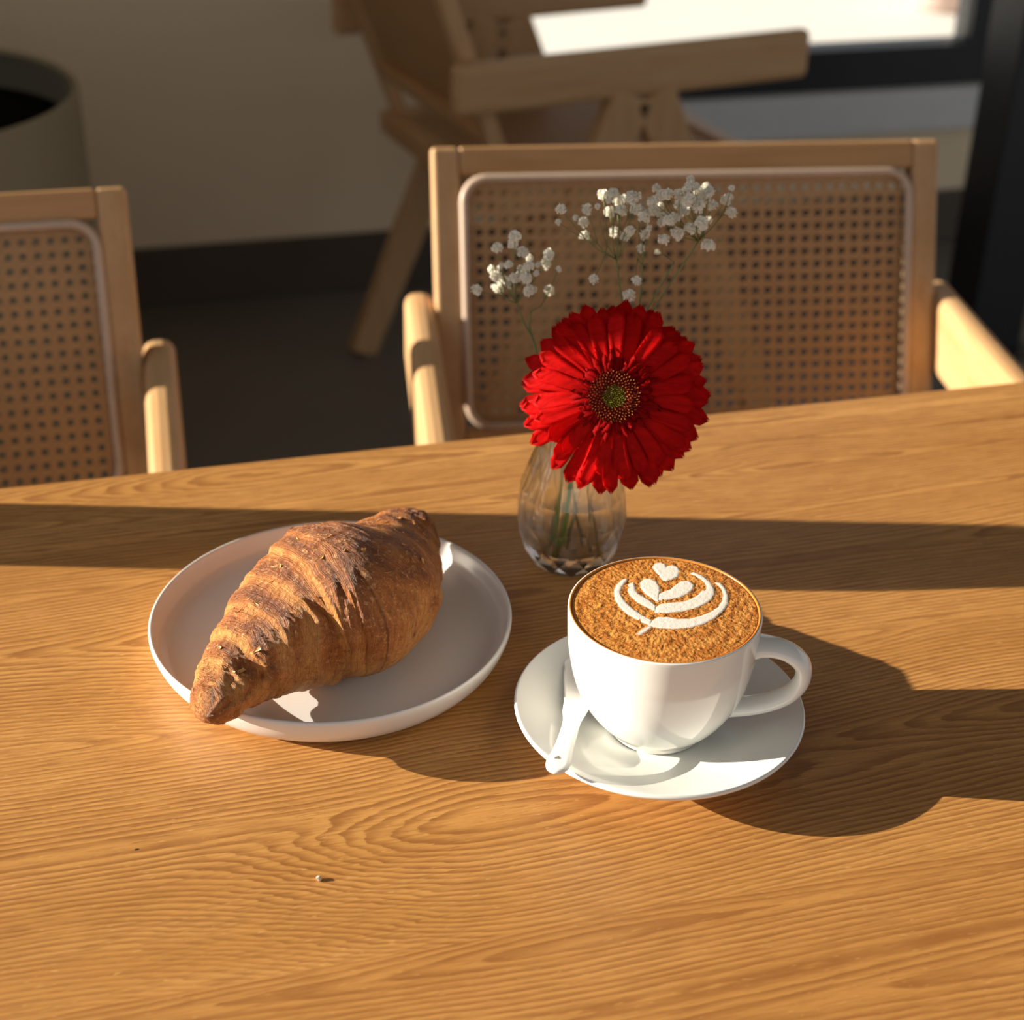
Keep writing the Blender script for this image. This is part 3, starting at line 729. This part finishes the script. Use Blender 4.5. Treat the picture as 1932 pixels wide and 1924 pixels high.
def foam_piece(name, poly):
    p = np.array(poly); q = np.roll(p, -1, 0); st = 0.4
    lo, hi = p.min(0) - 1.0, p.max(0) + 1.0
    nx, ny = int((hi[0] - lo[0]) / st) + 2, int((hi[1] - lo[1]) / st) + 2
    X, Y = np.meshgrid(lo[0] + st * np.arange(nx), lo[1] + st * np.arange(ny), indexing='ij')
    D = np.full(X.shape, 1e9); ins = np.zeros(X.shape, bool)
    for a, b in zip(p, q):
        d = b - a; tt = np.clip(((X - a[0]) * d[0] + (Y - a[1]) * d[1]) / (d @ d + 1e-9), 0, 1)
        D = np.minimum(D, np.hypot(X - a[0] - tt * d[0], Y - a[1] - tt * d[1]))
        with np.errstate(divide='ignore', invalid='ignore'):
            cr = ((a[1] > Y) != (b[1] > Y)) & (X < (b[0] - a[0]) * (Y - a[1]) / (b[1] - a[1]) + a[0])
        ins ^= cr
    sd = np.where(ins, D, -D)
    idx = -np.ones(X.shape, int); v, val = [], []
    keep = sd > -1.15
    for i in range(nx):
        for j in range(ny):
            if keep[i, j]:
                idx[i, j] = len(v); k = min(1, max(0, (sd[i, j] + 1.15) / 1.6)); k = k * k * (3 - 2 * k)
                nz = 0.05 * mnoise.noise(Vector((X[i, j] * 0.5, Y[i, j] * 0.5, 2)))
                v.append((X[i, j] / 1000, Y[i, j] / 1000, (0.02 + 0.28 * k + nz * k) / 1000 + 0.0009 * (1 - (X[i, j] ** 2 + Y[i, j] ** 2) / 46.4 ** 2))); val.append(max(0, min(1, ((sd[i, j] + 1.15) / 2.0) * (0.55 if name == 'foam_stem' else 1))))
    f = [(idx[i, j], idx[i + 1, j], idx[i + 1, j + 1], idx[i, j + 1]) for i in range(nx - 1) for j in range(ny - 1) if keep[i, j] and keep[i + 1, j] and keep[i, j + 1] and keep[i + 1, j + 1]]
    o = pyd(name, v, f, M['foam'], crema)
    at = o.data.attributes.new('inside', 'FLOAT', 'POINT'); at.data.foreach_set('value', val)
    return o
for nm, L in FOAM.items():
    for q in L: foam_piece(nm, q)['label'] = 'white milk foam'

def make_spoon():
    root = thing('spoon', 'small white china spoon lying on the saucer against the cup', 'spoon', (0.030, 0.65, 0.0))
    # centre line: (x, y, z, halfwidth, thickness, dish)
    K = [(0.0236, 0.5955, 0.0278, 0.0018, 0.0022, 0), (0.0238, 0.5975, 0.0278, 0.0047, 0.0033, 0), (0.0246, 0.6025, 0.0273, 0.0060, 0.0036, 0), (0.0256, 0.6075, 0.0267, 0.0059, 0.0035, 0), (0.0272, 0.6150, 0.0257, 0.0051, 0.0032, 0), (0.0295, 0.6260, 0.0246, 0.0046, 0.0031, 0),
         (0.0322, 0.6400, 0.0236, 0.0046, 0.0030, 0.0002), (0.0340, 0.6500, 0.0224, 0.0062, 0.0028, 0.0012), (0.0362, 0.6600, 0.0212, 0.0074, 0.0024, 0.0024), (0.0372, 0.6700, 0.0205, 0.0080, 0.0022, 0.0032), (0.0371, 0.6800, 0.0205, 0.0080, 0.0022, 0.0034), (0.0362, 0.6890, 0.0212, 0.0068, 0.0022, 0.0034), (0.0338, 0.6950, 0.0222, 0.0045, 0.0020, 0.0012), (0.0337, 0.6965, 0.0226, 0.0015, 0.0015, 0.0003)]
    K = smooth_prof(K, 8); n = len(K); NC = 13; org = Vector(root.location)
    tilt = 0.30
    def hole(u, w):    # rounded triangle near the handle end
        return False
    v, f = [], []
    for i, (x, y, z, hwid, th, dish) in enumerate(K):
        a, b = K[max(0, i - 1)], K[min(n - 1, i + 1)]
        tg = Vector((b[0] - a[0], b[1] - a[1], 0)).normalized(); sd = Vector((tg.y, -tg.x, 0))
        k = min(1, max(0, (i / n - 0.45) / 0.2)); ca = tilt * (0.3 + 0.7 * k)
        sdir = (sd * math.cos(ca) + Vector((0, 0, -1)) * math.sin(ca) * -0.35).normalized(); up = sdir.cross(tg)
        if up.z < 0: up = -up
        for side in (1, -1):
            for j in range(NC):
                s = -1 + 2 * j / (NC - 1)
                rim = (1 - s * s) ** 0.5 if abs(s) < 1 else 0
                h = dish * (s * s - 0.6) + side * th / 2 * max(0.12, rim ** 0.8 if dish < 0.0005 else max(0.35, rim))
                v.append(Vector((x, y, z)) - org + sdir * s * max(hwid, 0.0004) + up * h)
    m = 2 * NC
    # triangular hole through rows where the handle is widest
    r0 = min(range(n), key=lambda i: abs(K[i][1] - 0.6055)); holes = {}
    hrows = [r0 - 2, r0 - 1, r0, r0 + 1]
    spans = {r0 - 1: (4, 8), r0: (4, 8), r0 + 1: (5, 7), r0 + 2: (5, 7)}
    for i in range(n - 1):
        for j in range(NC - 1):
            if i in spans and spans[i][0] <= j < spans[i][1]: continue
            f.append((i * m + j, i * m + j + 1, (i + 1) * m + j + 1, (i + 1) * m + j))
            f.append((i * m + NC + j, (i + 1) * m + NC + j, (i + 1) * m + NC + j + 1, i * m + NC + j + 1))
        f.append((i * m, (i + 1) * m, (i + 1) * m + NC, i * m + NC))
        f.append((i * m + NC - 1, i * m + m - 1, (i + 1) * m + m - 1, (i + 1) * m + NC - 1))
    # inner walls of the hole
    def wall(a, b): f.append((a, b, b + NC, a + NC))
    for i, (j0, j1) in spans.items():
        wall(i * m + j0, (i + 1) * m + j0); wall((i + 1) * m + j1, i * m + j1)
        pr = spans.get(i - 1); nx = spans.get(i + 1)
        for j in range(j0, j1):
            if pr is None or not (pr[0] <= j < pr[1]): wall(i * m + j + 1, i * m + j)
            if nx is None or not (nx[0] <= j < nx[1]): wall((i + 1) * m + j, (i + 1) * m + j + 1)
    for i in (0, n - 1):
        for j in range(NC - 1): f.append((i * m + j, i * m + j + 1, i * m + NC + j + 1, i * m + NC + j))
    bm = bmesh.new(); me = bpy.data.meshes.new('t'); me.from_pydata([tuple(q) for q in v], [], f); bm.from_mesh(me)
    bmesh.ops.remove_doubles(bm, verts=bm.verts, dist=1e-6)
    return root, bm
sr, bm = make_spoon(); so = from_bm('spoon_body', bm, M['spoon'], sr, True)

# ------------------------------------------------------------------ vase
VX, VY = 0.0363, 0.836
vase = thing('bud_vase', 'small faceted clear glass bud vase holding the flowers', 'vase', (VX, VY, 0.0))
NV = 12
outp = [(0.0215, 0.0, 0), (0.0245, 0.0012, 0), (0.0285, 0.0090, 0.5), (0.0318, 0.0200, 0), (0.0342, 0.0340, 0.5), (0.0325, 0.0500, 0.5), (0.0262, 0.0680, 0.5), (0.0212, 0.0800, 0.5), (0.0190, 0.0900, 0.5), (0.0195, 0.0960, 0.5)]
v = [(r * math.cos(2 * math.pi * (i + tw) / NV), r * math.sin(2 * math.pi * (i + tw) / NV), z) for r, z, tw in outp for i in range(NV)]
f = []
for k in range(len(outp) - 1):
    t0, t1 = outp[k][2], outp[k + 1][2]
    for i in range(NV):
        j = (i + 1) % NV; a, b, c, d = k * NV + i, k * NV + j, (k + 1) * NV + j, (k + 1) * NV + i
        if t0 == t1: f.append((a, b, c, d))
        elif t1 > t0: f += [(a, b, d), (b, c, d)]
        else: f += [(a, c, d), (a, b, c)] if False else [(a, b, c), (a, c, d)]
inn = [(0.0178, 0.0965), (0.0170, 0.0900), (0.0188, 0.0790), (0.0232, 0.0670), (0.0292, 0.0490), (0.0306, 0.0340), (0.0275, 0.0220), (0.0215, 0.0150), (0.0100, 0.0125)]
NI = NV * 3
o0 = len(v)
for r, z in inn:
    for i in range(NI):
        a = 2 * math.pi * (i + 1.5) / NI; v.append((r * math.cos(a), r * math.sin(a), z))
L = len(outp) - 1
for i in range(NV):
    j = (i + 1) % NV; f.append((L * NV + i, L * NV + j) + tuple(o0 + (3 * i + q) % NI for q in (3, 2, 1, 0)))
for k in range(len(inn) - 1):
    for i in range(NI):
        j = (i + 1) % NI; f.append((o0 + k * NI + i, o0 + k * NI + j, o0 + (k + 1) * NI + j, o0 + (k + 1) * NI + i))
f.append(tuple(o0 + (len(inn) - 1) * NI + i for i in range(NI))); f.append(tuple(reversed(range(NV))))
gb = pyd('glass_body', v, f, M['glass'], vase, False)
for p in gb.data.polygons:
    if min(p.vertices) >= o0: p.use_smooth = True

# ------------------------------------------------------------------ gerbera
def make_gerbera():
    root = thing('gerbera', 'large red gerbera daisy standing in the glass vase', 'flower', (VX, VY, 0.0))
    org = Vector(root.location)
    hc = Vector((0.0558, 0.800, 0.1285)); nrm = Vector((-0.03, -0.885, 0.46)).normalized()
    X = Vector((1, 0, 0)); X = (X - nrm * X.dot(nrm)).normalized(); Y = nrm.cross(X)
    B = Matrix(((X.x, Y.x, nrm.x, 0), (X.y, Y.y, nrm.y, 0), (X.z, Y.z, nrm.z, 0), (0, 0, 0, 1)))
    B = Matrix.Translation(hc - org) @ B
    pts = [(0.0290, 0.828, 0.0118), (0.0315, 0.830, 0.035), (0.0340, 0.833, 0.060), (0.0378, 0.838, 0.090), (0.0430, 0.8420, 0.108), (0.0490, 0.8400, 0.1200), (0.0530, 0.8290, 0.1250), (0.0552, 0.8140, 0.1270)]
    pts = smooth_prof(pts, 5)
    tube('stem', [Vector(p) - org for p in pts], 0.0021, M['stem'], root, 10)
    # calyx: green cup behind the petals
    v, f = lathe_data([(0.002, -0.014), (0.007, -0.0125), (0.0125, -0.007), (0.015, -0.002), (0.010, -0.001), (0.002, -0.002)], 20)
    f.append(tuple(reversed(range(20)))); f.append(tuple(5 * 20 + i for i in range(20)))
    pyd('calyx', [B @ Vector(q) for q in v], f, M['stem'], root)
    # disc: dark dome, ring of tiny florets, green heart
    v, f = lathe_data([(0.0146, 0.0), (0.0142, 0.0038), (0.0118, 0.0054), (0.0085, 0.0056), (0.005, 0.0050), (0.001, 0.0048)], 32)
    f.append(tuple(5 * 32 + i for i in range(32)))
    head = pyd('flower_head', [B @ Vector(q) for q in v], f, M['floret'], root)
    r = random.Random(11)
    def petal(ang, r0, L, W, z0, lift, curl, tw, name='petal', mat='petal', nl=10, nw=5, split=True):
        v = []
        roll = tw
        for lev in (0, 1):
            for i in range(nl + 1):
                s = i / nl
                wd = W * (0.42 + 0.75 * s - 0.17 * s * s) * min(1, math.sqrt(max(0.0, 1 - ((s - 0.80) / 0.2005) ** 2)) if s > 0.80 else 1)
                for j in range(nw):
                    q = -1 + 2 * j / (nw - 1)
                    ex = -0.0016 * abs(q) * s if not split else (0.0009 * math.cos(q * math.pi * 2) * (1 if i == nl else 0.3 if i == nl - 1 else 0))
                    rr_ = r0 + L * s + ex
                    y = q * wd / 2 + 0.001 * math.sin(s * 5 + ang * 7) * s
                    z = z0 + L * (lift * s + curl * s * s) + 0.0011 * (abs(q) ** 1.5) * (1 - 0.5 * s) + 0.00035 * math.cos(q * math.pi * 2.0) + roll * q * wd / 2 * s
                    if lev: z -= 0.00022
                    x2 = rr_ * math.cos(ang) - y * math.sin(ang); y2 = rr_ * math.sin(ang) + y * math.cos(ang)
                    v.append(B @ Vector((x2, y2, z)))
        f = []; n0 = (nl + 1) * nw
        for i in range(nl):
            for j in range(nw - 1):
                a = i * nw + j
                f.append((a, a + nw, a + nw + 1, a + 1)); f.append((n0 + a, n0 + a + 1, n0 + a + nw + 1, n0 + a + nw))
        per = [j for j in range(nw)] + [i * nw + nw - 1 for i in range(1, nl + 1)] + [nl * nw + j for j in range(nw - 2, -1, -1)] + [i * nw for i in range(nl - 1, 0, -1)]
        for a, b in zip(per, per[1:] + per[:1]): f.append((a, b, n0 + b, n0 + a))
        return pyd(name, v, f, M[mat], head)
    R_ = 0.0540
    gap = rad(232)
    for lay, (n, len_, z0, lift) in enumerate(((27, R_ - 0.0125, -0.0024, -0.16), (26, R_ - 0.0135, 0.0000, -0.08), (23, R_ - 0.0195, 0.0020, 0.02))):
        for k in range(n):
            a = 2 * math.pi * (k + 0.33 * lay + r.uniform(-0.22, 0.22)) / n
            d = abs((a - gap + math.pi) % (2 * math.pi) - math.pi)
            L = len_ * r.uniform(0.93, 1.03); tw = r.uniform(-0.35, 0.35); cu = r.uniform(-0.26, -0.04); li = lift + r.uniform(-0.05, 0.06)
            if d < 0.35 and lay > 0:
                if r.random() < 0.6: continue
                tw = r.choice((-1, 1)) * r.uniform(0.6, 1.0); L *= 0.9
            petal(a, 0.0125, L, r.uniform(0.0095, 0.0122), z0, li, cu, tw)
    for n, r0, L, z0, li in ((34, 0.0125, 0.0130, 0.0032, 0.14), (30, 0.0120, 0.0095, 0.0038, 0.24)):
        for k in range(n):
            a = 2 * math.pi * (k + r.uniform(-0.3, 0.3)) / n
            petal(a, r0, L * r.uniform(0.75, 1.2), 0.0034, z0, li + r.uniform(-0.1, 0.12), -0.25, r.uniform(-0.3, 0.3), 'inner_petal', 'inner', nl=6, nw=3, split=False)
    def spikes(count, ra, rb, hh, wd, z0, seed, tilt):
        rr_ = random.Random(seed); parts = []
        for k in range(count):
            a = k * 2.39996; q = math.sqrt(ra * ra + (rb * rb - ra * ra) * (k + 0.5) / count)
            hx = hh * rr_.uniform(0.7, 1.25); ww = wd * rr_.uniform(0.8, 1.2); base = []
            for m in range(5):
                t = 2 * math.pi * m / 5; base.append(Vector((q * math.cos(a) + ww * math.cos(t), q * math.sin(a) + ww * math.sin(t), z0)))
            top = Vector((q * (1 + tilt) * math.cos(a), q * (1 + tilt) * math.sin(a), z0 + hx))
            mid = [b + Vector((0, 0, hx * 0.6)) + (top - b).normalized() * 0.0 for b in base]
            vv = base + mid + [top]
            ff = [(m, (m + 1) % 5, 5 + (m + 1) % 5, 5 + m) for m in range(5)] + [(5 + m, 5 + (m + 1) % 5, 10) for m in range(5)]
            parts.append(([B @ p for p in vv], ff))
        return merge(parts)
    v, f = spikes(230, 0.0066, 0.0150, 0.0026, 0.00042, 0.0046, 1, 0.06); o = pyd('disc_florets', v, f, M['floret'], head, True, 'stuff')
    v, f = spikes(170, 0.0070, 0.0142, 0.0034, 0.00024, 0.0046, 2, 0.04); o = pyd('stamens', v, f, M['stamen'], head, True, 'stuff'); o['label'] = 'tiny orange stamens around the green centre'
    v, f = spikes(110, 0.0002, 0.0066, 0.0014, 0.00040, 0.0048, 3, 0.0); o = pyd('disc_heart', v, f, M['heart'], head, True, 'stuff'); o['label'] = 'green centre of the flower'
    return root
make_gerbera()

# ------------------------------------------------------------------ gypsophila sprigs
def blossom_mesh(seed, R=0.0033):
    r = random.Random(seed); parts = []
    for k in range(26):
        z = 1 - 1.55 * (k + 0.5) / 26; a = k * 2.39996; q = math.sqrt(max(0, 1 - z * z))
        d = Vector((q * math.cos(a), q * math.sin(a), z)); t = d.orthogonal().normalized(); b = d.cross(t)
        an = r.uniform(0, 6.28); t, b = t * math.cos(an) + b * math.sin(an), b * math.cos(an) - t * math.sin(an)
        c = d * R * 0.45; e = d * R * r.uniform(0.8, 1.1); w_ = R * 0.42
        vv = [c - t * w_ * 0.4, c + t * w_ * 0.4, e + t * w_, e + d * R * 0.15 + b * 0.0002, e - t * w_, e - d * R * 0.05 + b * w_ * 0.5]
        parts.append((vv, [(0, 1, 2, 5), (0, 5, 4), (2, 3, 5), (3, 4, 5)]))
    # green base
    v, f = lathe_data([(0.0003, -R * 0.75), (R * 0.35, -R * 0.6), (R * 0.55, -R * 0.1), (R * 0.5, R * 0.3), (0.0003, R * 0.45)], 8)
    parts.append((v, f))
    V, F = merge(parts); me = bpy.data.meshes.new('blossom'); me.from_pydata([tuple(q) for q in V], [], F); me.update(); me.materials.append(M['blossom'])
    return me
BM = [blossom_mesh(q) for q in range(4)]
def sprig(label, base, joint, subs, tips, seed, group):
    root = thing('gypsophila_sprig', label, 'flower', (VX, VY, 0.0), 0, group)
    org = Vector(root.location); r = random.Random(seed)
    base, joint = Vector(base), Vector(joint)
    mid = (base + joint) / 2 + Vector((r.uniform(-.004, .004), 0.002, 0))
    main = smooth_prof([tuple(base), tuple(mid), tuple(joint)], 6)
    tube('stem', [Vector(p) - org for p in main], [0.0010 - 0.0004 * k / len(main) for k in range(len(main))], M['twig'], root, 6)
    tips = [Vector(t) for t in tips]
    groups = [[] for _ in subs]
    for t in tips: groups[min(range(len(subs)), key=lambda i: (subs[i] - t).length)].append(t)
    for j2, g in zip(subs, groups):
        br = []
        a = joint.lerp(j2, 0.5) + Vector((r.uniform(-.002, .002), 0, -0.001))
        q = smooth_prof([tuple(joint), tuple(a), tuple(j2)], 4)
        br.append(tube_data([Vector(p) - org for p in q], [0.0007 - 0.00003 * k for k in range(len(q))], 5))
        g.sort(key=lambda t: t.x); k = 0
        while k < len(g):
            h = g[k:k + 3]; k += 3
            c = sum(h, Vector()) / len(h); j3 = j2.lerp(c, r.uniform(0.45, 0.72)) + Vector((r.uniform(-.002, .002), 0, -0.002))
            br.append(tube_data([j2 - org, j2.lerp(j3, 0.55) - org + Vector((r.uniform(-.0012, .0012), 0, -0.0006)), j3 - org], [0.00042, 0.00034, 0.0003], 5))
            for t in h:
                m_ = j3.lerp(t, 0.5) + Vector((r.uniform(-.0012, .0012), r.uniform(-.001, .001), -0.0008))
                br.append(tube_data([j3 - org, m_ - org, t - org], [0.0003, 0.00026, 0.00022], 4))
        v, f = merge(br); pyd('twig', v, f, M['twig'], root)
        for t in g:
            o = bpy.data.objects.new('blossom', r.choice(BM)); COL.objects.link(o); o.parent = root
            s = r.choice((0.55, 0.75, 0.9, 1.0, 1.0, 1.15))
            o.location = t - org; o.scale = (s, s, s); o.rotation_euler = (r.uniform(-.9, .9), r.uniform(-.9, .9), r.uniform(0, 6))
    return root
def plane_pt(px, py, Y):
    d = _f + _r * ((px - 966) / FPX) - _u * ((py - 962) / FPX); k = Y / d.y
    return Vector((d.x * k, Y, HCAM + d.z * k))
rg = random.Random(21)
def tipset(pts, y0, sp, extra, seed):
    r = random.Random(seed); out = []
    for x, y in pts: out.append(plane_pt(x, y, y0 + r.uniform(-sp, sp)))
    for k in range(extra):
        x, y = pts[r.randrange(len(pts))]; out.append(plane_pt(x + r.gauss(0, 22), y + r.gauss(0, 18), y0 + r.uniform(-sp, sp) * 1.3))
    return out
TR = [(1086, 411), (1108, 395), (1100, 420), (1138, 368), (1157, 366), (1175, 378), (1190, 372), (1172, 398), (1160, 438), (1178, 447), (1212, 402), (1216, 410), (1232, 380), (1247, 368), (1238, 355), (1250, 420), (1262, 417), (1252, 452), (1272, 412), (1275, 408), (1283, 388), (1281, 367), (1292, 358), (1302, 352), (1312, 352), (1295, 372), (1300, 378), (1318, 362), (1335, 365), (1340, 360), (1328, 375), (1337, 416), (1302, 432), (1320, 430), (1380, 401), (1375, 372), (1336, 463), (1240, 476), (1255, 410), (1150, 400), (1205, 395), (1320, 398), (1345, 388), (1200, 530), (1186, 558), (1120, 527), (1225, 430), (1290, 400)]
TL = [(998, 486), (1030, 498), (1054, 508), (968, 460), (972, 448), (985, 520), (975, 526), (990, 532), (1008, 546), (1032, 545), (1012, 515), (940, 545), (935, 520), (946, 500), (938, 468), (1035, 480), (960, 500), (1015, 500), (948, 530)]
sprig('tall spray of small white blossoms above the red gerbera', (0.0330, 0.842, 0.0128), plane_pt(1195, 640, 0.862), [plane_pt(x, y, 0.870) for x, y in ((1163, 490), (1212, 500), (1272, 495), (1318, 455), (1190, 572))], tipset(TR, 0.872, 0.022, 26, 5), 4, 'baby breath sprays in the vase')
sprig('smaller spray of white blossoms leaning left above the red gerbera', (0.0440, 0.846, 0.0130), plane_pt(1006, 640, 0.872), [plane_pt(x, y, 0.878) for x, y in ((975, 572), (1002, 588))], tipset(TL, 0.880, 0.018, 12, 6), 9, 'baby breath sprays in the vase')

# ------------------------------------------------------------------ crumb
bm = bmesh.new(); bmesh.ops.create_icosphere(bm, subdivisions=2, radius=0.0013)
for q in bm.verts: q.co *= 1 + 0.45 * mnoise.noise(q.co * 900); q.co.z *= 0.8
zmin = min(q.co.z for q in bm.verts)
for q in bm.verts: q.co.z -= zmin
cr = tag(from_bm('crumb', bm, M['crumb']), 'tiny pale pastry crumb on the bare wood in front of the plate', 'crumb'); cr.location = (-0.086, 0.5491, 0.0)
